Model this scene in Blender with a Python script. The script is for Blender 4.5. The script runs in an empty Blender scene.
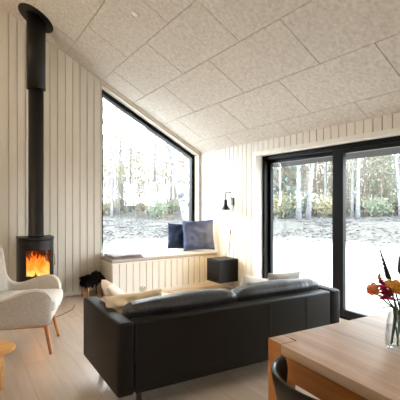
import bpy, bmesh, math, random
from mathutils import Vector, Matrix, noise
PI = math.pi
sc = bpy.context.scene
COL = sc.collection
R = math.radians

# ------------------------------------------------------------------ materials
def srgb(r, g, b):
    f = lambda c: (c/255/12.92) if c/255 <= .04045 else ((c/255+.055)/1.055)**2.4
    return (f(r), f(g), f(b), 1)

def mat(name, col, rough=.6, spec=.5, metal=0, col2=None, scale=8, stretch=(1,1,1), detail=4,
        lo=.35, hi=.65, bump=0, bscale=None, sheen=0, emit=None, estr=0, coat=0, transl=0, coords='Object', bstretch=None):
    m = bpy.data.materials.new(name); m.use_nodes = True
    nt = m.node_tree; b = nt.nodes['Principled BSDF']
    b.inputs['Roughness'].default_value = rough
    b.inputs['Metallic'].default_value = metal
    b.inputs['Specular IOR Level'].default_value = spec
    b.inputs['Sheen Weight'].default_value = sheen
    b.inputs['Coat Weight'].default_value = coat
    b.inputs['Coat Roughness'].default_value = .32
    tc = nt.nodes.new('ShaderNodeTexCoord')
    mp = nt.nodes.new('ShaderNodeMapping'); mp.inputs['Scale'].default_value = stretch
    nt.links.new(tc.outputs[coords], mp.inputs['Vector'])
    n = nt.nodes.new('ShaderNodeTexNoise'); n.inputs['Scale'].default_value = scale; n.inputs['Detail'].default_value = detail
    nt.links.new(mp.outputs['Vector'], n.inputs['Vector'])
    cr = nt.nodes.new('ShaderNodeValToRGB')
    cr.color_ramp.elements[0].position = lo; cr.color_ramp.elements[1].position = hi
    c2 = col2 if col2 else tuple(min(1, c*.9) for c in col[:3])+(1,)
    cr.color_ramp.elements[0].color = c2; cr.color_ramp.elements[1].color = col
    nt.links.new(n.outputs['Fac'], cr.inputs['Fac'])
    nt.links.new(cr.outputs['Color'], b.inputs['Base Color'])
    if bump:
        n2 = n
        if bscale:
            n2 = nt.nodes.new('ShaderNodeTexNoise'); n2.inputs['Scale'].default_value = bscale; n2.inputs['Detail'].default_value = 3
            mp2 = nt.nodes.new('ShaderNodeMapping'); mp2.inputs['Scale'].default_value = bstretch or stretch
            nt.links.new(tc.outputs[coords], mp2.inputs['Vector']); nt.links.new(mp2.outputs['Vector'], n2.inputs['Vector'])
        bp = nt.nodes.new('ShaderNodeBump'); bp.inputs['Strength'].default_value = bump; bp.inputs['Distance'].default_value = .01
        nt.links.new(n2.outputs['Fac'], bp.inputs['Height']); nt.links.new(bp.outputs['Normal'], b.inputs['Normal'])
    if emit:
        b.inputs['Emission Color'].default_value = emit; b.inputs['Emission Strength'].default_value = estr
    if transl:
        out = nt.nodes['Material Output']
        t = nt.nodes.new('ShaderNodeBsdfTranslucent'); nt.links.new(cr.outputs['Color'], t.inputs['Color'])
        mx = nt.nodes.new('ShaderNodeMixShader'); mx.inputs[0].default_value = transl
        nt.links.new(b.outputs[0], mx.inputs[1]); nt.links.new(t.outputs[0], mx.inputs[2])
        nt.links.new(mx.outputs[0], out.inputs['Surface'])
    return m

def pane_mat(name, tint=(1,1,1,1), refl=.05, rough=0):
    m = bpy.data.materials.new(name); m.use_nodes = True
    nt = m.node_tree; nt.nodes.remove(nt.nodes['Principled BSDF']); out = nt.nodes['Material Output']
    t = nt.nodes.new('ShaderNodeBsdfTransparent'); t.inputs[0].default_value = tint
    g = nt.nodes.new('ShaderNodeBsdfGlossy'); g.inputs['Roughness'].default_value = rough
    lw = nt.nodes.new('ShaderNodeLayerWeight'); lw.inputs['Blend'].default_value = .25
    ml = nt.nodes.new('ShaderNodeMath'); ml.operation = 'MULTIPLY_ADD'; ml.inputs[1].default_value = .22; ml.inputs[2].default_value = refl*.3
    nt.links.new(lw.outputs['Fresnel'], ml.inputs[0])
    mx = nt.nodes.new('ShaderNodeMixShader'); nt.links.new(ml.outputs[0], mx.inputs[0])
    nt.links.new(t.outputs[0], mx.inputs[1]); nt.links.new(g.outputs[0], mx.inputs[2])
    nt.links.new(mx.outputs[0], out.inputs['Surface'])
    return m

def floor_mat():
    m = mat('oak floor boards', srgb(196,172,146), rough=.34, spec=.5, coat=.5)
    nt = m.node_tree; b = nt.nodes['Principled BSDF']
    for n in [n for n in nt.nodes if n.type in ('TEX_NOISE','VALTORGB','MAPPING')]: nt.nodes.remove(n)
    tc = [n for n in nt.nodes if n.type == 'TEX_COORD'][0]
    mp = nt.nodes.new('ShaderNodeMapping'); mp.inputs['Rotation'].default_value = (0,0,PI/2)
    nt.links.new(tc.outputs['Object'], mp.inputs['Vector'])
    br = nt.nodes.new('ShaderNodeTexBrick'); br.inputs['Scale'].default_value = 1
    br.inputs['Brick Width'].default_value = 2.2; br.inputs['Row Height'].default_value = .19; br.inputs['Mortar Size'].default_value = .0015
    br.inputs['Color1'].default_value = srgb(205,188,170); br.inputs['Color2'].default_value = srgb(195,176,156)
    br.inputs['Mortar'].default_value = srgb(160,140,120)
    nt.links.new(mp.outputs['Vector'], br.inputs['Vector'])
    mp2 = nt.nodes.new('ShaderNodeMapping'); mp2.inputs['Scale'].default_value = (9,.7,1)
    nt.links.new(tc.outputs['Object'], mp2.inputs['Vector'])
    n = nt.nodes.new('ShaderNodeTexNoise'); n.inputs['Scale'].default_value = 2.5; n.inputs['Detail'].default_value = 6
    nt.links.new(mp2.outputs['Vector'], n.inputs['Vector'])
    mx = nt.nodes.new('ShaderNodeMixRGB'); mx.blend_type = 'MULTIPLY'; mx.inputs[0].default_value = .45
    cr = nt.nodes.new('ShaderNodeValToRGB'); cr.color_ramp.elements[0].position = .3; cr.color_ramp.elements[1].position = .7
    cr.color_ramp.elements[0].color = (.62,.55,.48,1); cr.color_ramp.elements[1].color = (1,1,1,1)
    nt.links.new(n.outputs['Fac'], cr.inputs['Fac'])
    nt.links.new(br.outputs['Color'], mx.inputs[1]); nt.links.new(cr.outputs['Color'], mx.inputs[2])
    nt.links.new(mx.outputs[0], b.inputs['Base Color'])
    bp = nt.nodes.new('ShaderNodeBump'); bp.inputs['Strength'].default_value = .15; bp.inputs['Distance'].default_value = .004
    nt.links.new(n.outputs['Fac'], bp.inputs['Height']); nt.links.new(bp.outputs['Normal'], b.inputs['Normal'])
    return m

def flame_mat():
    m = bpy.data.materials.new('fire flame'); m.use_nodes = True
    nt = m.node_tree; nt.nodes.remove(nt.nodes['Principled BSDF']); out = nt.nodes['Material Output']
    tc = nt.nodes.new('ShaderNodeTexCoord'); sp = nt.nodes.new('ShaderNodeSeparateXYZ')
    nt.links.new(tc.outputs['Generated'], sp.inputs[0])
    n = nt.nodes.new('ShaderNodeTexNoise'); n.inputs['Scale'].default_value = 14; n.inputs['Detail'].default_value = 5
    nt.links.new(tc.outputs['Object'], n.inputs['Vector'])
    ad = nt.nodes.new('ShaderNodeMath'); ad.operation = 'MULTIPLY_ADD'; ad.inputs[1].default_value = .9
    nt.links.new(n.outputs['Fac'], ad.inputs[0])
    sb = nt.nodes.new('ShaderNodeMath'); sb.operation = 'MULTIPLY_ADD'; sb.inputs[1].default_value = .75; sb.inputs[2].default_value = -.28
    nt.links.new(sp.outputs['Z'], sb.inputs[0]); nt.links.new(sb.outputs[0], ad.inputs[2])
    cr = nt.nodes.new('ShaderNodeValToRGB'); e = cr.color_ramp.elements
    e[0].position = .15; e[0].color = (1,.72,.18,1); e[1].position = .95; e[1].color = (.75,.07,.01,1)
    k = cr.color_ramp.elements.new(.5); k.color = (1,.30,.025,1)
    nt.links.new(ad.outputs[0], cr.inputs['Fac'])
    em = nt.nodes.new('ShaderNodeEmission'); em.inputs['Strength'].default_value = 1.3
    nt.links.new(cr.outputs['Color'], em.inputs['Color']); nt.links.new(em.outputs[0], out.inputs['Surface'])
    return m

def wood_mat(name, c1, c2, axis='y', scale=3, rough=.45, bump=.12, spec=.5, coat=0):
    st = {'x': (.6,9,9), 'y': (9,.6,9), 'z': (9,9,.6)}[axis]
    return mat(name, c1, rough=rough, col2=c2, scale=scale, stretch=st, detail=7, lo=.3, hi=.7, bump=bump, spec=spec, coat=coat)

M = {}
M['wall'] = mat('whitewashed pine boards', srgb(225,220,209), rough=.6, spec=.3, col2=srgb(222,216,204), scale=2.2, stretch=(6,6,.5))
M['white'] = mat('white painted wood', srgb(236,232,222), rough=.5, spec=.4)
M['ceil'] = mat('wood wool cement board', srgb(230,226,219), rough=.95, spec=.1, col2=srgb(204,198,189), scale=26, detail=8, lo=.3, hi=.7, bump=.9, bscale=70)
M['joint'] = mat('joint shadow gap', srgb(120,104,86), rough=.9, spec=.1)
M['floor'] = floor_mat()
M['black_frame'] = mat('black lacquered aluminium frame', srgb(9,10,12), rough=.4, spec=.15)
M['pane'] = pane_mat('window pane')
M['stove'] = mat('black matte steel', srgb(22,21,20), rough=.5, spec=.35)
M['stove_in'] = mat('firebrick lining', srgb(120,86,60), rough=.9, col2=srgb(80,52,36), scale=20)
M['stove_pane'] = pane_mat('stove glass', (.97,.93,.9,1), .02)
M['flame'] = flame_mat()
M['steel'] = mat('brushed steel', srgb(170,168,165), rough=.35, metal=1)
M['sofa'] = mat('charcoal nubuck', srgb(22,20,18), rough=.52, spec=.25, col2=srgb(16,15,14), scale=6, sheen=.0, bump=.12, bscale=120)
M['sofa_c'] = mat('charcoal nubuck cushion', srgb(44,45,49), rough=.42, spec=.6, col2=srgb(30,31,35), scale=5, sheen=.1, bump=.5, bscale=14, bstretch=(3,1,1))
M['blackleg'] = mat('black steel leg', srgb(20,20,20), rough=.4)
M['chairfab'] = mat('pale grey wool', srgb(196,186,174), rough=.9, spec=.15, col2=srgb(182,171,158), scale=60, sheen=.2, bump=.25, bscale=220)
M['chairwelt'] = mat('light grey piping', srgb(214,207,198), rough=.85, spec=.2)
M['oakleg'] = wood_mat('warm oak leg', srgb(204,142,86), srgb(180,116,64), 'z')
M['stool'] = wood_mat('pale birch stool', srgb(222,170,102), srgb(205,150,84), 'x', scale=2)
M['cream'] = mat('cream linen', srgb(242,232,218), rough=.9, spec=.2, col2=srgb(234,222,206), scale=12, bump=.3, bscale=9)
M['beige'] = mat('sand linen', srgb(234,214,182), rough=.9, spec=.2, col2=srgb(224,202,168), scale=12, bump=.3, bscale=9)
M['whitecush'] = mat('white cotton', srgb(238,234,226), rough=.9, spec=.2, bump=.3, bscale=10)
M['greycush'] = mat('light grey cotton', srgb(196,192,184), rough=.9, spec=.2, bump=.3, bscale=10)
M['blue'] = mat('dusty blue linen', srgb(84,93,120), rough=.9, spec=.2, col2=srgb(72,82,108), scale=10, bump=.4, bscale=8)
M['navy'] = mat('dark slate blue linen', srgb(42,52,74), rough=.9, spec=.2, col2=srgb(34,43,62), scale=10, bump=.4, bscale=8)
M['bcush'] = mat('warm grey wool seat pad', srgb(178,168,158), rough=.9, spec=.15, bump=.2, bscale=120)
M['blanket'] = mat('grey felt blanket', srgb(176,168,164), rough=.95, spec=.1, col2=srgb(150,142,140), scale=30, bump=.4, bscale=60)
M['fur'] = mat('black sheepskin', srgb(22,20,20), rough=1, spec=.05, bump=1, bscale=40)
M['brown'] = wood_mat('brown wood', srgb(168,112,66), srgb(140,88,48), 'z')
M['lampblack'] = mat('black enamel', srgb(20,20,21), rough=.35)
M['cubeblack'] = mat('black cube lacquer', srgb(8,8,9), rough=.45, spec=.2)
M['oak'] = wood_mat('pale oak table top', srgb(204,172,142), srgb(160,122,90), 'y', scale=2.4, rough=.42, bump=.25, spec=.5, coat=.7)  # top paler and greyer than the legs and apron
M['oakside'] = wood_mat('oiled oak apron', srgb(178,114,54), srgb(150,90,38), 'y', scale=2.4, rough=.5)
M['oakend'] = wood_mat('oak end grain', srgb(206,150,96), srgb(190,130,78), 'z', scale=6, rough=.4)
M['darkjoint'] = mat('dark joint wood', srgb(92,40,26), rough=.6)
M['dchair'] = mat('black lacquered wood', srgb(12,11,11), rough=.32, spec=.35)
M['vase'] = pane_mat('vase glass', (.95,.965,.965,1), .03)
M['water'] = pane_mat('water', (.97,.98,.975,1), 0)
M['stem'] = mat('flower stem green', srgb(70,84,44), rough=.6, col2=srgb(52,66,34), scale=30)
M['darkgreen'] = mat('dark green buds', srgb(36,46,32), rough=.6, col2=srgb(24,32,24), scale=40)
M['magenta'] = mat('magenta petals', srgb(224,82,128), rough=.6, col2=srgb(196,46,84), scale=40, transl=.45)
M['orange'] = mat('peach orange petals', srgb(250,204,156), rough=.6, col2=srgb(240,166,124), scale=40, transl=.65)
M['yellow'] = mat('golden yellow petals', srgb(252,226,150), rough=.6, col2=srgb(248,200,104), scale=40, transl=.65)
M['bud'] = mat('pale bud', srgb(196,170,104), rough=.6)
M['rattan'] = mat('pale rattan', srgb(214,184,140), rough=.7, col2=srgb(190,156,110), scale=30)
M['glassware'] = pane_mat('tumbler glass', (.9,.92,.9,1), .12)
M['candle'] = mat('candle wax', srgb(214,206,190), rough=.5)
M['bulb'] = mat('warm bulb', srgb(255,230,190), emit=(1,.72,.40,1), estr=14)
M['dl'] = mat('downlight diffuser', srgb(240,236,226), rough=.4, emit=(1,.8,.58,1), estr=.1)
M['dl_fill'] = mat('fill light diffuser', srgb(240,236,226), rough=.4, emit=(1,.78,.55,1), estr=4)  # glows only on the fixtures added for fill
M['cord'] = mat('black rubber cord', srgb(22,22,24), rough=.6)
# outdoors
def ground_mat():
    m = mat('gravel yard and leaf litter', srgb(226,224,220), rough=.95, spec=.1)
    nt = m.node_tree; b = nt.nodes['Principled BSDF']
    cr0 = [n for n in nt.nodes if n.type == 'VALTORGB'][0]
    n0 = [n for n in nt.nodes if n.type == 'TEX_NOISE'][0]; n0.inputs['Scale'].default_value = 5; n0.inputs['Detail'].default_value = 9; n0.inputs['Roughness'].default_value = .75
    cr0.color_ramp.elements[0].position = .36; cr0.color_ramp.elements[1].position = .6
    cr0.color_ramp.elements[0].color = srgb(34,33,32); cr0.color_ramp.elements[1].color = srgb(74,73,69)
    k = cr0.color_ramp.elements.new(.48); k.color = srgb(60,59,56)
    geo = nt.nodes.new('ShaderNodeNewGeometry'); sp = nt.nodes.new('ShaderNodeSeparateXYZ'); nt.links.new(geo.outputs['Position'], sp.inputs[0])
    mr = nt.nodes.new('ShaderNodeMapRange'); mr.inputs['From Min'].default_value = -.1; mr.inputs['From Max'].default_value = .12
    nt.links.new(sp.outputs['Z'], mr.inputs['Value'])
    mx = nt.nodes.new('ShaderNodeMixRGB'); mx.inputs[1].default_value = srgb(150,149,147)
    nt.links.new(mr.outputs[0], mx.inputs[0]); nt.links.new(cr0.outputs['Color'], mx.inputs[2])
    nt.links.new(mx.outputs[0], b.inputs['Base Color'])
    return m
M['ground'] = ground_mat()
M['birch'] = mat('birch bark', srgb(104,105,106), rough=.8, spec=.2, col2=srgb(52,52,54), scale=5, stretch=(1,1,3.5), detail=5, lo=.36, hi=.5)
M['bark'] = mat('grey brown bark', srgb(118,108,98), rough=.9, spec=.1, col2=srgb(90,80,72), scale=6, stretch=(1,1,.3))
M['leafy'] = mat('yellow autumn leaves', srgb(142,138,112), rough=.7, spec=.2, col2=srgb(122,119,97), scale=1.5, transl=.4)
M['leafg'] = mat('pale green leaves', srgb(120,127,108), rough=.7, spec=.2, col2=srgb(100,110,94), scale=1.5, transl=.4)
M['leafb'] = mat('pale tan leaves', srgb(136,128,112), rough=.7, spec=.2, col2=srgb(116,108,94), scale=1.5, transl=.4)
M['needle'] = mat('blue green needles', srgb(104,120,114), rough=.7, spec=.2, col2=srgb(86,104,98), scale=1.5, transl=.3)
M['stone'] = mat('grey field stone', srgb(58,57,56), rough=.9, col2=srgb(36,35,35), scale=4)
M['roof'] = mat('dark roof felt', srgb(60,58,56), rough=.9)
M['clad'] = mat('dark timber cladding', srgb(70,60,52), rough=.85)
M['concrete'] = mat('pale paving', srgb(214,212,208), rough=.9, col2=srgb(200,198,194), scale=3)

# ------------------------------------------------------------------ mesh helpers
def obj(name, bm, m, parent=None, smooth=False, bev=0, seg=2, sub=0, loc=None, rot=None, angle=None):
    me = bpy.data.meshes.new(name)
    bmesh.ops.recalc_face_normals(bm, faces=bm.faces[:])
    bm.to_mesh(me); bm.free()
    o = bpy.data.objects.new(name, me); COL.objects.link(o)
    if isinstance(m, str): m = M[m]
    me.materials.append(m)
    if smooth:
        for p in me.polygons: p.use_smooth = True
    if bev:
        md = o.modifiers.new('bevel', 'BEVEL'); md.width = bev; md.segments = seg; md.limit_method = 'ANGLE'; md.angle_limit = R(40)
    if sub:
        md = o.modifiers.new('subsurf', 'SUBSURF'); md.levels = sub; md.render_levels = sub
    if loc: o.location = loc
    if rot: o.rotation_euler = rot
    if parent: o.parent = parent
    return o

def thing(name, label, cat, loc=(0,0,0), rz=0, group=None):
    o = bpy.data.objects.new(name, None); COL.objects.link(o)
    o.location = loc; o.rotation_euler = (0,0,rz); o.empty_display_size = .1
    return tag(o, label, cat, group)

def tag(o, label, cat, group=None, kind=None):
    o['label'] = label; o['category'] = cat
    if group: o['group'] = group
    if kind: o['kind'] = kind
    return o

def struct(name, bm, m, **k):
    o = obj(name, bm, m, **k)
    if not k.get('parent'): o['kind'] = 'structure'
    return o

def sempty(name):
    o = bpy.data.objects.new(name, None); COL.objects.link(o); o['kind'] = 'structure'; return o

def box(bm, x0, x1, y0, y1, z0, z1, mtx=None):
    vs = [bm.verts.new((x, y, z)) for x in (x0, x1) for y in (y0, y1) for z in (z0, z1)]
    for f in ((0,1,3,2),(4,6,7,5),(0,4,5,1),(2,3,7,6),(0,2,6,4),(1,5,7,3)):
        bm.faces.new([vs[i] for i in f])
    if mtx is not None:
        for v in vs: v.co = mtx @ v.co
    return vs

def prism(bm, poly, fn):
    """poly: list of 2D points; fn(p, k) -> 3D for k=0,1 (front/back)."""
    a = [bm.verts.new(fn(p, 0)) for p in poly]; b = [bm.verts.new(fn(p, 1)) for p in poly]
    bm.faces.new(a); bm.faces.new(b[::-1]); n = len(poly)
    for i in range(n): bm.faces.new((a[i], b[i], b[(i+1) % n], a[(i+1) % n]))

def tube(bm, pts, rad, sides=8, cap=True):
    pts = [Vector(p) for p in pts]; n = len(pts)
    if not isinstance(rad, (list, tuple)): rad = [rad]*n
    rings = []; up = None
    for i, p in enumerate(pts):
        t = (pts[min(i+1, n-1)]-pts[max(i-1, 0)]).normalized()
        if up is None:
            up = Vector((0,0,1)) if abs(t.z) < .9 else Vector((1,0,0))
        a = up - t*up.dot(t)
        if a.length < 1e-6: a = t.orthogonal()
        a.normalize(); b = t.cross(a); up = a
        rings.append([bm.verts.new(p+(a*math.cos(2*PI*k/sides)+b*math.sin(2*PI*k/sides))*rad[i]) for k in range(sides)])
    for i in range(n-1):
        for k in range(sides):
            bm.faces.new((rings[i][k], rings[i][(k+1) % sides], rings[i+1][(k+1) % sides], rings[i+1][k]))
    if cap:
        bm.faces.new(rings[0][::-1]); bm.faces.new(rings[-1])

def lathe(bm, prof, sides=32, c=(0,0,0), close=False, mtx=None):
    rings = []
    for r, z in prof:
        r = max(r, 1e-4)
        ring = [bm.verts.new((c[0]+r*math.cos(2*PI*k/sides), c[1]+r*math.sin(2*PI*k/sides), c[2]+z)) for k in range(sides)]
        rings.append(ring)
        if mtx is not None:
            for v in ring: v.co = mtx @ v.co
    m = len(rings)
    for i in range(m if close else m-1):
        for k in range(sides):
            bm.faces.new((rings[i][k], rings[i][(k+1) % sides], rings[(i+1) % m][(k+1) % sides], rings[(i+1) % m][k]))
    if not close:
        if prof[0][0] > 1e-3: bm.faces.new(rings[0][::-1])
        if prof[-1][0] > 1e-3: bm.faces.new(rings[-1])

def bm_new(): return bmesh.new()

def bx(*a, **k):
    bm = bm_new(); box(bm, *a, **k); return bm

def cushion_bm(w, h, t, seed=0, n=18, crumple=.012, pinch=.06):
    """soft pillow in the local XZ plane, thickness along Y; bottom edge at z=0."""
    bm = bm_new(); rnd = Vector((seed*7.3, seed*3.1, seed*1.7))
    g = {}
    for s in (1, -1):
        for i in range(n+1):
            for j in range(n+1):
                a = -1+2*i/n; b = -1+2*j/n
                e = (i in (0, n)) or (j in (0, n))
                if e and s == -1: g[s, i, j] = g[1, i, j]; continue
                f = max(0, (1-abs(a)**2.4))*max(0, (1-abs(b)**2.4))
                y = s*t/2*f**.42
                px = a*w/2*(1-pinch*(1-b*b)); pz = b*h/2*(1-pinch*(1-a*a))
                q = Vector((a*2, b*2, s*.4))+rnd
                y += noise.noise(q*1.3)*crumple*(f**.3)*1.6 + noise.noise(q*3)*crumple*.6*(f**.3)
                g[s, i, j] = bm.verts.new((px, y, pz+h/2))
    for s in (1, -1):
        for i in range(n):
            for j in range(n):
                q = [g[s, i, j], g[s, i+1, j], g[s, i+1, j+1], g[s, i, j+1]]
                bm.faces.new(q if s == -1 else q[::-1])
    return bm

def rbox_bm(x0, x1, y0, y1, z0, z1, r=.03, seg=4):
    bm = bm_new(); box(bm, x0, x1, y0, y1, z0, z1)
    bmesh.ops.bevel(bm, geom=bm.edges[:], offset=r, segments=seg, profile=.5, affect='EDGES')
    return bm

# ------------------------------------------------------------------ the room
SL = .5412; ZC = 2.277            # ceiling slope and height at the right wall
RX = -3.9; RZ = ZC-SL*RX          # ridge
WX = -7.8; YF = -8.6              # far left wall, front wall
zc = lambda x: ZC-SL*x if x >= RX else RZ+SL*(x-RX)

floor_bm = bx(WX-.3, .30, YF-.3, .35, -.14, 0)
struct('floor', floor_bm, 'floor')

# ceiling: two sloping slabs of wood-wool panels with real joints between the panels
bm = bm_new()
cos = 1/math.sqrt(1+SL*SL)
def ceil_box(x0, x1, y0, y1, d0, d1):      # d: distance above the ceiling underside
    prism(bm, [(x0, y0), (x1, y0), (x1, y1), (x0, y1)], lambda p, k: (p[0], p[1], zc(p[0])+(d0 if k == 0 else d1)/cos))
G = .0035
xs = [.3, -.255, -.788, -1.322, -1.832, -2.365, -2.9, -3.435, RX]
for i in range(len(xs)-1):
    off = -1.06 if i % 2 == 0 else -1.62
    if i == 0: off = -1.06
    ys = [off+1.12*k for k in range(-8, 3)]
    ys = [y for y in ys if YF < y < .3]
    ys = [YF-.3]+ys+[.32]
    for a, b2 in zip(ys[:-1], ys[1:]):
        ceil_box(xs[i+1]+G, xs[i]-(G if i else 0), a+G, b2-G, 0, .03)
ceil_obj = struct('ceiling', bm, 'ceil')
bm = bm_new(); ceil_box(RX, .3, YF-.3, .32, .02, .06)
struct('trim_3', bm, 'joint')
bm = bm_new(); ceil_box(WX-.3, RX, YF-.3, .32, 0, .06)
struct('ceiling', bm, 'ceil')
bm = bm_new()
ceil_box(RX, .75, YF-.6, .75, .08, .25); ceil_box(WX-.7, RX, YF-.6, .75, .08, .25)
struct('roof', bm, 'roof')

# gable wall (y = 0): vertical boards with real gaps, then the window opening in an upright-trapezoid
BP = .1065; BG = .0055; BT = .022
WL = -1.845; WR = -.045; WB = .50; WD = .06      # window opening left, right, bottom; gap under the ceiling
bm = bm_new()
def wallpoly(poly, y0, y1): prism(bm, poly, lambda p, k: (p[0], y0 if k == 0 else y1, p[1]))
x = WL-.003
xb = []
while x > WX:
    xb.append(x); x -= BP
for x1 in xb:
    x0 = max(x1-BP, WX)
    if x0 < RX < x1: x0 = RX
    wallpoly([(x0+BG, 0), (x1-BG, 0), (x1-BG, zc(x1-BG)), (x0+BG, zc(x0+BG))], 0, BT)
wallpoly([(WX-.3, -.14), (WL, -.14), (WL, zc(WL)), (RX, RZ), (WX-.3, zc(WX-.3))], BT-.0005, .30)
wallpoly([(WL, -.14), (WR, -.14), (WR, WB), (WL, WB)], .0, .30)
wallpoly([(WR, -.14), (.30, -.14), (.30, zc(.3)), (WR, zc(WR))], .0, .30)
wallpoly([(WL, zc(WL)-WD), (WR, zc(WR)-WD), (WR, zc(WR)), (WL, zc(WL))], .0, .30)
struct('wall_back', bm, 'wall')

# picture window: black frame set into the opening, one pane, white linings
win = sempty('window_1')
FY0, FY1 = .13, .22; FW = .074
o0 = [(WL, WB), (WR, WB), (WR, zc(WR)-WD), (WL, zc(WL)-WD)]
i0 = [(WL+FW, WB+.045), (WR-FW, WB+.045), (WR-FW, zc(WR-FW)-WD-FW/cos), (WL+FW, zc(WL+FW)-WD-FW/cos)]
bm = bm_new()
for k in range(4):
    k2 = (k+1) % 4
    wallpoly([o0[k], o0[k2], i0[k2], i0[k]], FY0, FY1)
obj('window_frame', bm, 'black_frame', win)
bm = bm_new(); wallpoly([(i0[0][0]-.01, i0[0][1]-.01), (i0[1][0]+.01, i0[1][1]-.01), (i0[2][0]+.01, i0[2][1]+.01), (i0[3][0]-.01, i0[3][1]+.01)], .168, .176)
obj('window_pane', bm, 'pane', win)
bm = bm_new()
t = .012
wallpoly([(WR-t, WB), (WR, WB), (WR, zc(WR)-WD), (WR-t, zc(WR-t)-WD)], -.001, FY0)
wallpoly([(WL, WB), (WL+t, WB), (WL+t, zc(WL+t)-WD), (WL, zc(WL)-WD)], -.001, FY0)
wallpoly([(WL, zc(WL)-WD-t), (WR, zc(WR)-WD-t), (WR, zc(WR)-WD), (WL, zc(WL)-WD)], -.001, FY0)
obj('window_lining', bm, 'white', win)

# right wall (x = 0): boards, sliding door opening from y = -1.48
DL, DR, DT = -1.48, -4.16, 2.08
bm = bm_new()
def rw(y0, y1, z0, z1, x0, x1): box(bm, x0, x1, y0, y1, z0, z1)
def boards_right(ya, yb, z0):
    y = ya
    while y > yb+1e-6:
        y1 = max(y-BP, yb); rw(y1+BG, y-BG, z0, ZC-.001, 0, BT); y = y1
boards_right(-.001, DL+.05, 0)
boards_right(DL+.05, DR-.05, DT+.045)
boards_right(DR-.05, YF, 0)
rw(DL, .30, -.14, ZC+.01, BT-.0005, .30); rw(DR, DL, DT, ZC+.01, BT-.0005, .30); rw(YF-.3, DR, -.14, ZC+.01, BT-.0005, .30)
struct('wall_right', bm, 'wall')
bm = bm_new()
rw(DL, DL+.05, 0, DT+.045, -.006, .004); rw(DR-.05, DR, 0, DT+.045, -.006, .004); rw(DR, DL, DT, DT+.045, -.006, .004)
rw(DL-.012, DL, 0, DT, -.006, .14); rw(DR, DR+.012, 0, DT, -.006, .14); rw(DR, DL, DT-.012, DT, -.006, .14)
struct('trim_1', bm, 'white')
# sliding door
door = sempty('door_1')
bm = bm_new()
X0, X1 = .125, .27
def fr(bm, y0, y1, z0, z1, x0, x1): box(bm, x0, x1, min(y0, y1), max(y0, y1), z0, z1)
fr(bm, DL-.012, DL-.06, .0, DT-.012, X0, X1); fr(bm, DR+.012, DR+.06, 0, DT-.012, X0, X1)
fr(bm, DL-.06, DR+.06, DT-.072, DT-.012, X0, X1); fr(bm, DL-.06, DR+.06, -.02, .03, X0, X1)
obj('door_frame', bm, 'black_frame', door, bev=.003)
MY = -2.80
def sash(ya, yb, x0, x1, st, st2, hw=.05):
    bm = bm_new()
    fr(bm, ya, ya-st, .03, DT-.072, x0, x1); fr(bm, yb, yb+st2, .03, DT-.072, x0, x1)
    fr(bm, ya-st, yb+st2, DT-.072-hw, DT-.072, x0, x1); fr(bm, ya-st, yb+st2, .03, .03+hw+.025, x0, x1)
    s = obj('door_sash', bm, 'black_frame', door, bev=.004)
    bm = bm_new(); fr(bm, ya-st+.01, yb+st2-.01, .03+hw+.015, DT-.072-hw+.01, (x0+x1)/2-.006, (x0+x1)/2+.006)
    obj('door_pane', bm, 'pane', s)
    return s
sash(DL-.06, MY, .205, .26, .045, .125)
s2 = sash(MY+.06, DR+.06, .135, .195, .14, .095)
bm = bm_new(); fr(bm, DR+.085, DR+.115, .95, 1.15, .10, .135); obj('door_handle', bm, 'steel', s2, bev=.004)

# remaining walls (behind and beside the camera) with an unseen window added to let in sky fill
bm = bm_new()
L0, L1, LB, LT = -6.2, -7.6, 0.9, 2.1
box(bm, WX-.3, WX, L0, .3, -.14, zc(WX)+.05); box(bm, WX-.3, WX, YF-.3, L1, -.14, zc(WX)+.05)
box(bm, WX-.3, WX, L1, L0, LT, zc(WX)+.05)
struct('wall_left', bm, 'wall')
w2 = sempty('window_fill')
bm = bm_new()
box(bm, WX-.2, WX-.12, L1, L1+.07, LB, LT); box(bm, WX-.2, WX-.12, L0-.07, L0, LB, LT); box(bm, WX-.2, WX-.12, (L0+L1)/2-.06, (L0+L1)/2+.06, LB, LT)
box(bm, WX-.2, WX-.12, L1, L0, LT-.07, LT); box(bm, WX-.2, WX-.12, L1, L0, LB, LB+.07)
obj('window_frame', bm, 'black_frame', w2)
bm = bm_new(); box(bm, WX-.165, WX-.155, L1+.05, L0-.05, LB+.05, LT-.05); obj('window_pane', bm, 'pane', w2)
bm = bm_new()
prism(bm, [(WX-.3, -.14), (.3, -.14), (.3, zc(.3)), (RX, RZ), (WX-.3, zc(WX-.3))], lambda p, k: (p[0], YF if k == 0 else YF-.3, p[1]))
struct('wall_front', bm, 'wall')
# baseboards
bm = bm_new(); box(bm, WX, WL-.012, -.013, 0, 0, .055); struct('baseboard_back', bm, 'wall', bev=.002)
bm = bm_new(); box(bm, -.013, 0, DL+.05, -.53, 0, .055); struct('baseboard_right', bm, 'wall', bev=.002)
# ceiling edge battens
bm = bm_new(); prism(bm, [(WL, zc(WL)), (0, ZC), (0, ZC-.03), (WL, zc(WL)-.03)], lambda p, k: (p[0], 0 if k == 0 else -.012, p[1]))
struct('trim_2', bm, 'wall')

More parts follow.
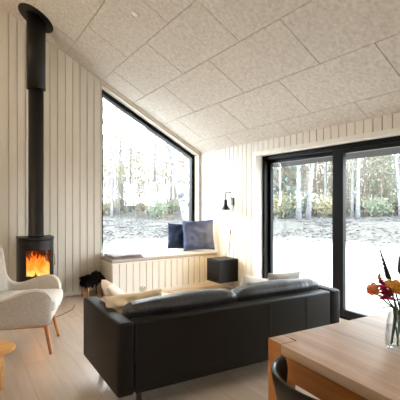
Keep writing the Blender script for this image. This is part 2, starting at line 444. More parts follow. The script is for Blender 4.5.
# ------------------------------------------------------------------ window seat
BY = -.50; BX0 = WL; BX1 = -.001; SEAT = .50
seat = thing('window_seat', 'white boarded built-in window seat under the big sloping window', 'bench', (0,0,0))
bm = bm_new()
x = BX0
box(bm, BX0+.004, BX1, BY+BT-.0005, BY+.03, .0, SEAT-.02)
while x < BX1-1e-6:
    x1 = min(x+BP, BX1); box(bm, x+BG, x1-BG, BY, BY+BT, .055, SEAT-.02); x = x1
obj('front_panel', bm, 'wall', seat)
bm = bx(BX0, BX0+.02, BY+.03, -.002, 0, SEAT-.02); obj('side_panel', bm, 'wall', seat)
bm = bx(BX0, BX1, BY-.006, BY-.0002, 0, .055); obj('plinth', bm, 'wall', seat, bev=.002)
bm = bx(BX0-.01, BX1, BY-.005, -.002, SEAT-.02, SEAT); obj('seat_board', bm, 'white', seat, bev=.003)
bm = bm_new()
vs = [(BX0-.012, BY-.02), (BX1-.004, BY-.02), (BX1-.004, -.004), (WR-.02, -.004), (WR-.02, .122), (WL+.02, .122), (WL+.02, -.004), (BX0-.012, -.004)]
prism(bm, vs, lambda p, k: (p[0], p[1], SEAT+.001+k*.05))
o = obj('seat_pad', bm, 'bcush', smooth=False, bev=.014, seg=3)
tag(o, 'long grey seat pad lying on the window seat', 'seat pad')

# folded blanket at the left end of the pad
bm = bm_new()
def slab_layer(bm, x0, x1, y0, y1, z, th, seed):
    n = 14; g = {}
    for s in (0, 1):
        for i in range(n+1):
            for j in range(n+1):
                a, b2 = i/n, j/n
                e = min(a, 1-a, b2, 1-b2)
                rr = min(1, e/.06); zz = z+th/2+(s-.5)*th*(math.sqrt(max(0, 1-(1-rr)**2))*.92+.08)
                zz += .006*noise.noise(Vector((a*3+seed, b2*3, seed)))*(1 if s else .2)
                g[s, i, j] = bm.verts.new((x0+(x1-x0)*a+.006*noise.noise(Vector((b2*4, seed, 1))), y0+(y1-y0)*b2+.01*noise.noise(Vector((a*4, seed, 5))), zz))
    for s in (0, 1):
        for i in range(n):
            for j in range(n):
                bm.faces.new([g[s, i, j], g[s, i+1, j], g[s, i+1, j+1], g[s, i, j+1]])
    for i in range(n):
        for (c, d) in (((i, 0), (i+1, 0)), ((i, n), (i+1, n)), ((0, i), (0, i+1)), ((n, i), (n, i+1))):
            bm.faces.new([g[0, c[0], c[1]], g[0, d[0], d[1]], g[1, d[0], d[1]], g[1, c[0], c[1]]])
slab_layer(bm, WL+.01, WL+.51, -.50, -.03, .5535, .016, 1)
slab_layer(bm, WL+.02, WL+.50, -.485, -.04, .570, .016, 4)
slab_layer(bm, WL+.01, WL+.49, -.49, -.03, .5865, .016, 8)
o = obj('folded_blanket', bm, 'blanket', smooth=True)
tag(o, 'grey folded blanket on the left end of the window seat', 'blanket')

# blue pillows in the corner of the window seat
def pillow(name, label, m, w, h, t, loc, rz, tilt, seed, roll=0, crumple=.012, group=None):
    o = obj(name, cushion_bm(w, h, t, seed, crumple=crumple), m, smooth=True, sub=1)
    o.rotation_mode = 'XYZ'
    o.matrix_world = Matrix.Translation(loc) @ Matrix.Rotation(rz, 4, 'Z') @ Matrix.Rotation(tilt, 4, 'X') @ Matrix.Rotation(roll, 4, 'Y')
    return tag(o, label, 'pillow', group)
pillow('throw_pillow', 'large dusty blue pillow in the window seat corner, covering the darker one', 'blue', .56, .54, .15, (-.262, -.345, .553), R(-33), R(-7), 2, R(-3), .035)
pillow('throw_pillow', 'dark slate blue pillow against the window, half hidden behind the lighter blue one', 'navy', .46, .47, .13, (-.46, -.03, .556), R(-26), R(-8), 5, R(2), .03)

# ------------------------------------------------------------------ wall lamp, cord, cube
LY = -.94
lamp = thing('wall_lamp', 'black swan-neck wall lamp lit beside the window seat', 'lamp', (0, LY, 0))
bm = rbox_bm(-.022, -.001, -.028, .028, 1.335, 1.455, .008, 3); obj('wall_plate', bm, 'lampblack', lamp)
pts = [(-.02, 0, 1.44)]
pts = [(-.015, 0, 1.43), (-.03, 0, 1.433), (-.04, 0, 1.445), (-.04, 0, 1.52)]
for k in range(0, 7):
    a = PI/2*k/6; pts.append((-.04-.02*(1-math.cos(a)), 0, 1.52+.02*math.sin(a)))
pts.append((-.13, 0, 1.54))
for k in range(0, 7):
    a = PI/2*k/6; pts.append((-.13-.02*math.sin(a), 0, 1.54-.02*(1-math.cos(a))))
pts += [(-.15, 0, 1.42)]
bm = bm_new(); tube(bm, pts, .0065, 10); obj('arm', bm, 'lampblack', lamp, smooth=True)
bm = bm_new(); lathe(bm, [(.008, 1.425), (.026, 1.42), (.028, 1.36), (.030, 1.35), (.031, 1.335), (.072, 1.268), (.074, 1.26), (.070, 1.26), (.028, 1.33), (.024, 1.34), (.02, 1.40)], 28, (-.15, 0, 0))
obj('lamp_shade', bm, 'lampblack', lamp, smooth=True)
bm = bm_new(); lathe(bm, [(.002, 1.272), (.016, 1.276), (.023, 1.295), (.020, 1.315), (.012, 1.335)], 20, (-.15, 0, 0))
obj('bulb', bm, 'bulb', lamp, smooth=True)
cp = [(-.004, .0, 1.34), (-.005, .012, 1.25), (-.005, .035, 1.1), (-.005, .05, .98), (-.006, .055, .90), (-.006, .062, .8), (-.006, .09, .68), (-.02, .11, .585), (-.05, .12, .52), (-.06, .10, .502), (-.09, .05, .503)]
bm = bm_new(); tube(bm, cp, .0038, 6); cordp = obj('cord', bm, 'cord', lamp, smooth=True)
bm = rbox_bm(-.014, -.001, .044, .066, .87, .95, .005, 2); obj('cord_switch', bm, 'lampblack', cordp)
ld = bpy.data.lights.new('bulb_light', 'SPOT'); ld.energy = 40; ld.color = (1, .70, .34); ld.spot_size = R(155); ld.spot_blend = .5; ld.shadow_soft_size = .03
lo = bpy.data.objects.new('bulb_light', ld); COL.objects.link(lo); lo.parent = lamp; lo.location = (-.15, 0, 1.262)

cube = thing('wall_cube', 'black wall-hung cube shelf below the wall lamp', 'bedside shelf', (0, 0, 0))
cx0, cy0, cy1, cz0, cz1 = -.365, -1.07, -.735, .142, .492
bm = bm_new()
box(bm, cx0, -.001, cy0, cy1, cz1-.018, cz1); box(bm, cx0, -.001, cy0, cy1, cz0, cz0+.018)
box(bm, cx0, -.001, cy0, cy0+.018, cz0+.018, cz1-.018); box(bm, cx0, -.001, cy1-.018, cy1, cz0+.018, cz1-.018); box(bm, -.012, -.001, cy0+.018, cy1-.018, cz0+.018, cz1-.018)
obj('body', bm, 'cubeblack', cube, bev=.0015)
bm = bx(cx0-.002, cx0+.014, cy0+.021, cy1-.021, cz0+.021, cz1-.021); d = obj('drawer_front', bm, 'cubeblack', cube, bev=.002)

# ------------------------------------------------------------------ stove and flue
SX, SY = -2.835, -.36
st = thing('wood_stove', 'black round-fronted wood stove with a fire burning behind its glass', 'stove', (SX, SY, 0))
def dprof(w, d, n=24, cut=.0):      # D plan: flat back at +d/2, round front
    p = []
    for k in range(n+1):
        a = PI+PI*k/n; p.append((w/2*math.cos(a), -.02+(d/2+.0)*math.sin(a)*1.0))
    p += [(w/2, d/2), (-w/2, d/2)]
    return p
def dplate(bm, w, d, z0, z1, n=24):
    prism(bm, dprof(w, d, n), lambda p, k: (p[0], p[1], z0 if k == 0 else z1))
bm = bm_new(); dplate(bm, .41, .36, .0, .02); dplate(bm, .30, .28, .02, .29); obj('pedestal', bm, 'stove', st, bev=.004)
# body as a hollow shell: sides/back + floor + roof, front open where the door sits
W, DP = .425, .39
bm = bm_new()
dplate(bm, W, DP, .285, .40); dplate(bm, W, DP, .795, .885)
box(bm, -W/2, -W/2+.03, -.02, DP/2, .40, .795); box(bm, W/2-.03, W/2, -.02, DP/2, .40, .795); box(bm, -W/2+.03, W/2-.03, DP/2-.04, DP/2, .40, .795)
obj('body', bm, 'stove', st, bev=.004)
bm = bm_new(); dplate(bm, W+.012, DP+.012, .895, .925); dplate(bm, W-.05, DP-.04, .885, .895); obj('top_plate', bm, 'stove', st, bev=.005)
# curved door frame
def curved(bm, a0, a1, z0, z1, r0, r1, n=14):
    for k in range(n):
        t0 = a0+(a1-a0)*k/n; t1 = a0+(a1-a0)*(k+1)/n
        def P(r, t, z): return (r*W/2*math.cos(t), -.02+r*DP/2*math.sin(t), z)
        vs = [bm.verts.new(P(r, t, z)) for r in (r0, r1) for t in (t0, t1) for z in (z0, z1)]
        for f in ((0,1,3,2),(4,6,7,5),(0,4,5,1),(2,3,7,6),(0,2,6,4),(1,5,7,3)): bm.faces.new([vs[i] for i in f])
    bmesh.ops.remove_doubles(bm, verts=bm.verts[:], dist=1e-5)
A0, A1 = PI+R(4), 2*PI-R(4); G0, G1 = PI+R(46), 2*PI-R(44)
bm = bm_new()
curved(bm, A0, A1, .765, .795, .93, 1.0); curved(bm, A0, A1, .40, .435, .93, 1.0)
curved(bm, A0, G0, .435, .765, .93, 1.0); curved(bm, G1, A1, .435, .765, .93, 1.0)
dr = obj('door', bm, 'stove', st)
bm = bm_new(); curved(bm, G0, G1, .435, .765, .95, .97); obj('glass', bm, 'stove_pane', dr)
bm = bm_new(); tube(bm, [(.188, -.10, .56), (.207, -.14, .562), (.207, -.14, .69), (.188, -.10, .692)], .008, 8); obj('handle', bm, 'steel', dr, smooth=True)
bm = bm_new(); box(bm, -.19, .19, .12, .155, .40, .79); box(bm, -.19, -.17, -.10, .12, .40, .79); box(bm, .17, .19, -.10, .12, .40, .79); box(bm, -.17, .17, -.10, .12, .401, .42)
obj('firebrick_lining', bm, 'stove_in', st)
random.seed(3)
bm = bm_new()
for k in range(80):
    x = random.uniform(-.165, .165); y = random.uniform(-.13, .10); h = random.uniform(.12, .33)*(1-abs(x)/.5); r = random.uniform(.012, .03)
    prof = [(r*.5, 0), (r, h*.16), (r*.95, h*.35), (r*.6, h*.65), (r*.22, h*.9), (.001, h)]
    vs0 = len(bm.verts)
    lathe(bm, prof, 8, (x, y, .425))
    bm.verts.ensure_lookup_table()
    for v in bm.verts[vs0:]:
        q = Vector((x*9, y*9, v.co.z*9)); v.co.x += .05*noise.noise(q)*((v.co.z-.425)/.2); v.co.y += .03*noise.noise(q+Vector((5,5,5)))*((v.co.z-.425)/.2)
obj('flames', bm, 'flame', st, smooth=True)
bm = bm_new()
tube(bm, [(-.13, -.04, .445), (.13, -.06, .45)], .026, 10); tube(bm, [(-.12, .05, .445), (.12, .03, .447)], .024, 10); tube(bm, [(-.10, -.05, .475), (.11, .06, .485)], .022, 10)
obj('burning_logs', bm, mat('charred log', srgb(60,34,22), rough=.95, emit=(1,.2,.03,1), estr=.35), st, smooth=True)
fl = bpy.data.lights.new('fire_glow', 'POINT'); fl.energy = 2; fl.color = (1,.42,.12); fl.shadow_soft_size = .08
flo = bpy.data.objects.new('fire_glow', fl); COL.objects.link(flo); flo.parent = st; flo.location = (0, -.16, .62)

flue = thing('flue_pipe', 'tall black flue pipe running from the wood stove to the ceiling', 'flue', (SX, SY, 0))
bm = bm_new(); lathe(bm, [(.098, .926), (.098, .955), (.094, .957), (.094, 3.0)], 36); obj('pipe', bm, 'stove', flue, smooth=False)
ztop = zc(SX)
bm = bm_new()
n = 36; ra = [bm.verts.new((.117*math.cos(2*PI*k/n), .117*math.sin(2*PI*k/n), 2.87)) for k in range(n)]
rb = [bm.verts.new((.117*math.cos(2*PI*k/n), .117*math.sin(2*PI*k/n), zc(SX+.117*math.cos(2*PI*k/n))-.004)) for k in range(n)]
for k in range(n): bm.faces.new((ra[k], ra[(k+1) % n], rb[(k+1) % n], rb[k]))
bm.faces.new(ra[::-1]); bm.faces.new(rb)
obj('sleeve', bm, 'stove', flue)
bm = bm_new()
prof = [(.24, -.012), (.24, -.002), (.10, -.002), (.10, -.012)]
rot = Matrix.Translation((0, 0, ztop)) @ Matrix.Rotation(math.atan(SL), 4, 'Y')
lathe(bm, prof, 44, close=True, mtx=rot); obj('ceiling_plate', bm, 'stove', flue)
for o_ in flue.children:
    for p in o_.data.polygons:
        p.use_smooth = len(p.vertices) == 4 and o_.name.startswith(('pipe', 'sleeve'))

# ------------------------------------------------------------------ sheepskin stool beside the stove
sk = thing('low_stool', 'low brown wooden stool under a black sheepskin, between stove and window seat', 'stool', (-2.045, -.21, 0), R(6))
bm = rbox_bm(-.12, .12, -.115, .115, .215, .24, .006, 2); obj('seat', bm, 'brown', sk)
for sx in (-1, 1):
    for sy in (-1, 1):
        bm = bm_new(); tube(bm, [(sx*.115, sy*.105, 0), (sx*.10, sy*.09, .22)], [.014, .018], 10); obj('leg', bm, 'brown', sk, smooth=True)
bm = bm_new()
n, mm = 40, 26
random.seed(11)
vg = []
for i in range(n+1):
    row = []
    for j in range(mm+1):
        a = -1+2*i/n; b2 = -1+2*j/mm
        rr = max(abs(a), abs(b2)); hx = .138; hy = .132
        z = .250+.055*(1-rr**4)+.03*math.exp(-((a-.55)**2)/.06)+.05*noise.noise(Vector((a*4, b2*4, 3)))+.028*noise.noise(Vector((a*15, b2*15, 9)))
        z += .022*(a+.5); z -= .045*max(0, rr-.84)/.16+random.uniform(0, .02)
        row.append(bm.verts.new((a*hx+.02*noise.noise(Vector((b2*5, 2, 1))), b2*hy+.02*noise.noise(Vector((a*5, 8, 1))), max(z, .243) if rr < .84 else z)))
    vg.append(row)
for i in range(n):
    for j in range(mm): bm.faces.new((vg[i][j], vg[i+1][j], vg[i+1][j+1], vg[i][j+1]))
ret = bmesh.ops.extrude_face_region(bm, geom=bm.faces[:])
for e in ret['geom']:
    if isinstance(e, bmesh.types.BMVert): e.co.z = max(.2412, e.co.z-.045) if abs(e.co.x) < .128 and abs(e.co.y) < .124 else e.co.z-.03
random.seed(21)
for k in range(420):
    a, b2 = random.uniform(-1, 1), random.uniform(-1, 1)
    if k % 3: 
        if random.random() < .5: a = random.choice((-1, 1))*random.uniform(.9, 1)
        else: b2 = random.choice((-1, 1))*random.uniform(.9, 1)
    z0 = .285 if max(abs(a), abs(b2)) < .9 else .255
    d = Vector((a*.6+random.uniform(-.5, .5), b2*.6+random.uniform(-.5, .5), random.uniform(-.2, 1))).normalized()*random.uniform(.02, .04)
    p = Vector((a*.134, b2*.128, z0)); tube(bm, [p, p+d*.6, p+d], [.006, .005, .001], 3, cap=False)
o = obj('sheepskin', bm, 'fur', smooth=True, loc=(-2.045, -.21, 0), rot=(0, 0, R(6)))
tag(o, 'black shaggy sheepskin draped over the low stool by the wall', 'sheepskin')

# ------------------------------------------------------------------ sofa
SA = R(-4.2)
sofa = thing('sofa', 'charcoal two-seat sofa seen from behind, in the middle of the room', 'sofa', (-2.858, -3.425, 0), SA)
LW, LD, AW = 2.013, .79, .115; ZB, ZT = .13, .604
def spt(x, y, z): return sofa.matrix_basis @ Vector((x, y, z))
bm = rbox_bm(AW+.002, LW-AW-.002, 0, .115, ZB, ZT-.004, .018, 3); bk = obj('back_frame', bm, 'sofa', sofa, smooth=True)
for x0 in (0, LW-AW):
    bm = bm_new(); box(bm, x0, x0+AW, -.002, LD, ZB, ZT)
    es = [e for e in bm.edges]
    for v in bm.verts:
        if v.co.y > .3: v.co.x += (-.05 if x0 == 0 else .05); v.co.y += .02
    bmesh.ops.bevel(bm, geom=es, offset=.022, segments=4, profile=.5, affect='EDGES')
    obj('armrest', bm, 'sofa', sofa, smooth=True)
bm = rbox_bm(AW+.002, LW-AW-.002, .115, LD-.02, ZB+.01, .27, .012, 2); obj('seat_base', bm, 'sofa', sofa, smooth=True)
cw = (LW-2*AW)/2
def soft_box_bm(x0, x1, y0, y1, z0, z1, bulge=.02, seed=0, wr=.006, p=5):
    bm = bm_new(); bmesh.ops.create_cube(bm, size=2)
    bmesh.ops.subdivide_edges(bm, edges=bm.edges[:], cuts=15, use_grid_fill=True)
    C = Vector(((x0+x1)/2, (y0+y1)/2, (z0+z1)/2)); H = Vector(((x1-x0)/2, (y1-y0)/2, (z1-z0)/2)); mn = min(H)
    for v in bm.verts:
        q = v.co.copy()
        rr = mn*.62
        inner = Vector([max(-(H[i]-rr), min(H[i]-rr, q[i]*H[i])) for i in range(3)])
        d = Vector([q[i]*H[i]-inner[i] for i in range(3)])
        if d.length > 1e-9: d = d.normalized()*min(rr, max(abs(c) for c in d)) if True else d
        w = inner+d
        bl = [(1-q[(i+1) % 3]**2)*(1-q[(i+2) % 3]**2) for i in range(3)]
        for i in range(3): w[i] += bulge*bl[i]*q[i]
        nz = noise.noise(Vector((w.x*4+seed, w.y*9, w.z*9)))*wr+noise.noise(Vector((w.x*26+seed, w.y*5, w.z*5)))*wr*.7
        w += d.normalized()*nz if d.length > 1e-6 else Vector((0,0,0))
        v.co = C+w
    return bm
for k in range(2):
    x0 = AW+.006+k*cw; x1 = AW+(k+1)*cw-.006
    bm = soft_box_bm(x0, x1, .20, LD+.01, .272, .43, .012, k); obj('seat_cushion', bm, 'sofa_c', sofa, smooth=True, sub=1)
    bm = soft_box_bm(x0-.004, x1+.004, .10, .285, .40, .678, .024, 3+k, wr=.008)
    for v in bm.verts:
        # lean: lower part forward of the frame, top rolled over the frame
        tz = (v.co.z-.40)/.28
        v.co.y += .045*(1-min(1, tz))
        if v.co.z < ZT+.01 and v.co.y < .118: v.co.y = .118
    obj('back_cushion', bm, 'sofa_c', sofa, smooth=True, sub=1)
for x in (.40, .80, 1.21, 1.61):
    bm = bm_new(); tube(bm, [(x, -.0004, ZB+.02), (x, -.0006, ZT-.03)], .0022, 6); obj('seam', bm, 'sofa', bk)
for x, y in ((.16, .06), (LW-.16, .06), (.08, LD-.08), (LW-.08, LD-.08), (LW/2, LD-.1)):
    bm = bx(x-.016, x+.016, y-.016, y+.016, 0, ZB+.012); obj('leg', bm, 'blackleg', sofa, bev=.003)

# pillows on the sofa
def sp(x, y, z): return tuple(Matrix.Translation((-2.858, -3.425, 0)) @ Matrix.Rotation(SA, 4, 'Z') @ Vector((x, y, z)))
pillow('throw_pillow', 'cream pillow leaning over the left arm of the sofa, nearer the window', 'cream', .33, .36, .12, sp(.315, .655, .458), SA+R(84), R(-40), 8, 0, .012)
pillow('throw_pillow', 'sand coloured pillow at the left end of the sofa, before the cream one', 'beige', .46, .262, .13, sp(.265, .43, .442), SA+R(-10), R(9), 12, R(-4), .04)
pillow('throw_pillow', 'white pillow peeping over the right back cushion, left of the grey one', 'whitecush', .32, .28, .10, sp(1.31, .42, .448), SA+R(0), R(8), 14, R(14), .01)
pillow('throw_pillow', 'light grey pillow peeping over the right end of the sofa back', 'greycush', .40, .285, .10, sp(1.70, .42, .446), SA+R(-3), R(8), 17, R(2), .01)

# ------------------------------------------------------------------ wicker coffee table with tumbler
ct = thing('coffee_table', 'low round wicker coffee table showing behind the sofa', 'coffee table', (-1.708, -1.66, 0))
ct.scale = (.9, .9, .72)
bm = bm_new(); lathe(bm, [(.001, .318), (.30, .318), (.30, .333), (.001, .333)], 40); obj('table_top', bm, 'rattan', ct)
bm = bm_new()
for q in range(4):
    n = 72; pts = [((.318+.008*math.sin(k*9*2*PI/n*2+q*PI))*math.cos(2*PI*k/n), (.318+.008*math.sin(k*9*2*PI/n*2+q*PI))*math.sin(2*PI*k/n), .30+q*.013) for k in range(n+1)]
    tube(bm, pts, .0075, 6, cap=False)
for k in range(36):
    a = 2*PI*k/36; tube(bm, [(.318*math.cos(a), .318*math.sin(a), .29), (.318*math.cos(a), .318*math.sin(a), .348)], .005, 5)
obj('woven_rim', bm, 'rattan', ct, smooth=True)
for k in range(4):
    a = PI/4+PI/2*k; bm = bm_new(); tube(bm, [(.26*math.cos(a), .26*math.sin(a), 0), (.23*math.cos(a), .23*math.sin(a), .32)], .015, 10); obj('leg', bm, 'rattan', ct, smooth=True)
tb = thing('tumbler', 'small clear glass on the wicker coffee table', 'glass', (-1.80, -1.455, .2402))
bm = bm_new(); lathe(bm, [(.001, 0), (.034, 0), (.040, .10), (.0375, .10), (.032, .006), (.001, .006)], 24); obj('glass_wall', bm, 'glassware', tb, smooth=True)
bm = bm_new(); lathe(bm, [(.001, .0065), (.031, .0065), (.033, .032), (.001, .032)], 24); obj('candle', bm, 'candle', tb)

# ------------------------------------------------------------------ armchair
CU = Vector((.94, -.34, 0)); 
arm = thing('armchair', 'pale grey wool armchair with oak legs, beside the stove', 'armchair', (-3.195, -1.778, 0), math.atan2(-.34, .94))
# plan path of the shell: (u, v, z_bottom, z_top, outward lean, thickness)
half = [
 (.310, .288, .285, .475, .012, .030), (.302, .294, .283, .545, .018, .060), (.270, .302, .28, .60, .025, .075), (.19, .311, .28, .630, .032, .08), (.10, .322, .28, .615, .036, .08),
 (0, .326, .28, .57, .036, .08), (-.09, .326, .28, .54, .036, .085), (-.16, .322, .28, .555, .034, .085), (-.205, .313, .28, .62, .034, .09), (-.225, .300, .28, .83, .03, .095), (-.245, .275, .28, .965, .03, .10),
 (-.285, .225, .28, 1.01, .04, .10), (-.325, .15, .28, 1.03, .055, .10), (-.345, .07, .28, 1.035, .065, .10), (-.35, 0, .28, 1.035, .07, .10)]
path = [(u, -v, a, b, l, t) for (u, v, a, b, l, t) in half]+[(u, v, a, b, l, t) for (u, v, a, b, l, t) in half[::-1][1:]]
bm = bm_new(); rings = []; welt = []; welt_in = []
for i, (u, v, zb, zt, ln, th) in enumerate(path):
    a = path[max(0, i-1)]; b = path[min(len(path)-1, i+1)]
    t = Vector((b[0]-a[0], b[1]-a[1], 0)).normalized(); nn = Vector((t.y, -t.x, 0))
    c = Vector((u, v, 0))
    if nn.dot(c) < 0: nn = -nn
    if i == 0 or i == len(path)-1: nn = Vector((0, -1 if i == 0 else 1, 0))
    ring = []
    hgt = zt-zb
    for (s, hz) in ((.5, 0), (.5, .33), (.5, .66), (.5, .93), (.32, .985), (0, 1.0), (-.32, .985), (-.5, .93), (-.5, .66), (-.5, .33), (-.5, 0)):
        ring.append(bm.verts.new(c+nn*(s*th+ln*hz)+Vector((0, 0, zb+hgt*hz))))
    rings.append(ring)
    welt.append(c+nn*(.50*th+ln*.94)+Vector((0, 0, zb+hgt*.955)))
for i in range(len(rings)-1):
    for k in range(len(rings[0])):
        k2 = (k+1) % len(rings[0]); bm.faces.new((rings[i][k], rings[i+1][k], rings[i+1][k2], rings[i][k2]))
bm.faces.new(rings[0]); bm.faces.new(rings[-1][::-1])
shell = obj('shell', bm, 'chairfab', arm, smooth=True, sub=2)
bm = bm_new()
w2_ = [Vector((welt[0].x+.004, welt[0].y, .29))]+welt+[Vector((welt[-1].x+.004, welt[-1].y, .29))]
tube(bm, w2_, .007, 6); obj('piping', bm, 'chairwelt', shell, smooth=True, sub=1)
bm = rbox_bm(-.28, .30, -.275, .275, .275, .40, .03, 4); obj('seat_base', bm, 'chairfab', arm, smooth=True)
bm = soft_box_bm(-.25, .340, -.262, .268, .385, .49, .02, 6, wr=.002); obj('seat_cushion', bm, 'chairwelt', arm, smooth=True, sub=1)
for su, sv in ((1, -1), (1, 1), (-1, -1), (-1, 1)):
    bm = bm_new(); tube(bm, [(su*.30, sv*.235, 0), (su*.245, sv*.20, .28)], [.014, .021], 14); obj('leg', bm, 'oakleg', arm, smooth=True)
bm = bm_new()
tube(bm, [(.25, -.20, .262), (-.25, .20, .262)], .019, 8); tube(bm, [(.25, .20, .262), (-.25, -.20, .262)], .019, 8)
box(bm, -.26, .26, -.235, -.205, .245, .28)
obj('crossbar', bm, 'oakleg', arm)
# power cord on the floor
bm = bm_new()
cpts = [(-2.385, -.55), (-2.42, -.66), (-2.47, -.76), (-2.56, -.86), (-2.66, -.95), (-2.78, -1.02), (-2.9, -1.06)]
tube(bm, [(x, y, .0045) for x, y in cpts], .0045, 6); o = obj('power_cord', bm, 'cord', smooth=True)
tag(o, 'thin dark cord curving over the floor behind the armchair', 'cord')

# small round stool
ss = thing('side_stool', 'small pale wooden stool with round top, at the left edge of the photo', 'stool', (-3.485, -2.48, 0), R(10))
bm = bm_new(); lathe(bm, [(.001, .245), (.12, .245), (.148, .252), (.158, .264), (.158, .274), (.148, .284), (.001, .286)], 44); obj('seat', bm, 'stool', ss, smooth=True)
for k in range(3):
    a = R(42)+2*PI/3*k
    d = Vector((math.cos(a), math.sin(a), 0))
    bm = bm_new(); tube(bm, [d*.125+Vector((0,0,.001)), d*.118+Vector((0,0,.05)), d*.108+Vector((0,0,.12)), d*.098+Vector((0,0,.19)), d*.092+Vector((0,0,.247))], [.011, .0165, .019, .014, .011], 14)
    obj('leg', bm, 'stool', ss, smooth=True)

# ------------------------------------------------------------------ dining table
TA = R(-4.2)
tbl = thing('dining_table', 'solid oak dining table with square corner legs, in the right foreground', 'table', (-2.506, -4.411, 0), TA)
TWX, TLY, LG = 1.0, 1.9, .088; TT = .75; TH = .042
bm = bm_new()
# top with the far-left and other corners cut out where the leg posts come through
poly = [(LG, 0), (TWX-LG, 0), (TWX-LG, -LG), (TWX, -LG), (TWX, -TLY+LG), (TWX-LG, -TLY+LG), (TWX-LG, -TLY), (LG, -TLY), (LG, -TLY+LG), (0, -TLY+LG), (0, -LG), (LG, -LG)]
prism(bm, poly, lambda p, k: (p[0], p[1], TT-TH*k)); obj('table_top', bm, 'oak', tbl, bev=.002)
for sx in (0, 1):
    for sy in (0, 1):
        x0 = .0005+sx*(TWX-LG); y1 = -.0005-sy*(TLY-LG)
        bm = bx(x0, x0+LG-.0015, y1-LG+.0015, y1, 0, TT); lg = obj('leg', bm, 'oakside', tbl, bev=.002)
        bm = bx(x0+.002, x0+LG-.0035, y1-LG+.0035, y1-.002, TT-.002, TT+.0006); eg = obj('end_grain', bm, 'oak', lg)
        bm = bm_new(); xs_ = LG-.001 if sx == 0 else TWX-LG-.003
        box(bm, xs_, xs_+.004, y1-LG+.0, y1-.05, TT-.003, TT+.0015) ; obj('joint_key', bm, 'darkjoint', lg)
for (x0, x1, y0, y1) in ((.012, .036, -TLY+LG, -LG), (TWX-.036, TWX-.012, -TLY+LG, -LG), (LG, TWX-LG, -.036, -.012), (LG, TWX-LG, -TLY+.012, -TLY+.036)):
    bm = bx(x0, x1, y0, y1, TT-TH-.105, TT-TH); obj('apron', bm, 'oakside', tbl, bev=.002)

# black dining chair pushed up to the table
dc = thing('dining_chair', 'black dining chair with curved backrest pushed up to the oak table', 'chair', (-2.61, -4.808, 0), TA)
# local: +x towards the table; backrest curve around -x
bm = bm_new()
rings = []
n = 28
for k in range(n+1):
    a = R(86)+(R(274)-R(86))*k/n
    cx, cy = .15*math.cos(a), .215*math.sin(a)
    tn = Vector((-.15*math.sin(a), .215*math.cos(a), 0)).normalized(); nn = Vector((tn.y, -tn.x, 0))
    e = min(k, n-k)/n
    hh = .05+.15*min(1, e/.22)**.8; zt = .752
    th = .014
    ring = []
    for (s, hz) in ((.6, 0), (1, .15), (1, .85), (.55, .97), (0, 1), (-.55, .97), (-1, .85), (-1, .15), (-.6, 0)):
        inset = .05*(1-hz)*hh/.2
        ring.append(bm.verts.new(Vector((cx, cy, zt-hh+hh*hz))+nn*(s*th-inset)))
    rings.append(ring)
for i in range(n):
    for k in range(9):
        k2 = (k+1) % 9; bm.faces.new((rings[i][k], rings[i+1][k], rings[i+1][k2], rings[i][k2]))
bm.faces.new(rings[0]); bm.faces.new(rings[-1][::-1])
obj('backrest', bm, 'dchair', dc, smooth=True, sub=1)
bm = bm_new(); lathe(bm, [(.001, .425), (.16, .425), (.19, .435), (.195, .448), (.185, .455), (.001, .447)], 36, (.06, 0, 0)); obj('seat', bm, 'dchair', dc, smooth=True)
for sx, sy in ((-1, -1), (-1, 1), (1, -1), (1, 1)):
    bm = bm_new()
    if sx < 0: pts = [(-.17, sy*.17, 0), (-.10, sy*.14, .44), (-.085, sy*.135, .62)]; rr = [.012, .016, .012]
    else: pts = [(.23, sy*.17, 0), (.19, sy*.14, .43)]; rr = [.012, .016]
    tube(bm, pts, rr, 12); obj('leg', bm, 'dchair', dc, smooth=True)

# ------------------------------------------------------------------ vase and flowers
VC = Vector((-2.118, -4.80, .7505))
vs_ = thing('vase', 'clear glass vase holding the flowers on the oak table', 'vase', VC)
bm = bm_new(); lathe(bm, [(.001, 0), (.048, 0), (.053, .01), (.052, .05), (.046, .11), (.034, .16), (.034, .185), (.0318, .185), (.0318, .16), (.0435, .11), (.0495, .05), (.049, .014), (.001, .012)], 40); obj('glass_wall', bm, 'vase', vs_, smooth=True)
bm = bm_new(); lathe(bm, [(.001, .0125), (.0485, .0145), (.049, .05), (.045, .09), (.001, .09)], 40); obj('water', bm, 'water', vs_, smooth=True)
def stem(pts, r=.0036): 
    bm = bm_new(); pts = [Vector(p) for p in pts]
    out = []
    for i in range(len(pts)-1):
        for k in range(5): out.append(pts[i].lerp(pts[i+1], k/5))
    out.append(pts[-1]); tube(bm, out, r, 6); return bm
def petal(bm, c, d, w, l, curl=.3, n=4):
    """cupped petal growing from c along d"""
    d = Vector(d).normalized(); up = Vector((0,0,1)) if abs(d.z) < .95 else Vector((1,0,0))
    s = d.cross(up).normalized(); nrm = s.cross(d).normalized(); g = []
    for i in range(n+1):
        t = i/n; ww = w*math.sin(PI*(.12+.78*t)**.8)
        row = []
        for j in range(-2, 3):
            q = j/2
            row.append(bm.verts.new(c+d*l*t+s*ww*q+nrm*(curl*l*(t*t)+.3*w*q*q+.06*w*math.sin(5*q+7*t))))
        g.append(row)
    for i in range(n):
        for j in range(4): bm.faces.new((g[i][j], g[i][j+1], g[i+1][j+1], g[i+1][j]))
def bloom_bm(c, axis, r, seed):
    bm = bm_new(); random.seed(seed); axis = Vector(axis).normalized()
    q = axis.to_track_quat('Z', 'Y').to_matrix()
    for layer in range(5):
        np_ = 5+layer*2; tilt = .15+.28*layer; l = r*(.45+.14*layer)
        for k in range(np_):
            a = 2*PI*k/np_+layer*.5+random.uniform(-.2, .2)
            d = q @ Vector((math.cos(a)*math.sin(tilt), math.sin(a)*math.sin(tilt), math.cos(tilt)))
            petal(bm, c-axis*r*.25, d, r*.55, l*.92, curl=.3)
    return bm
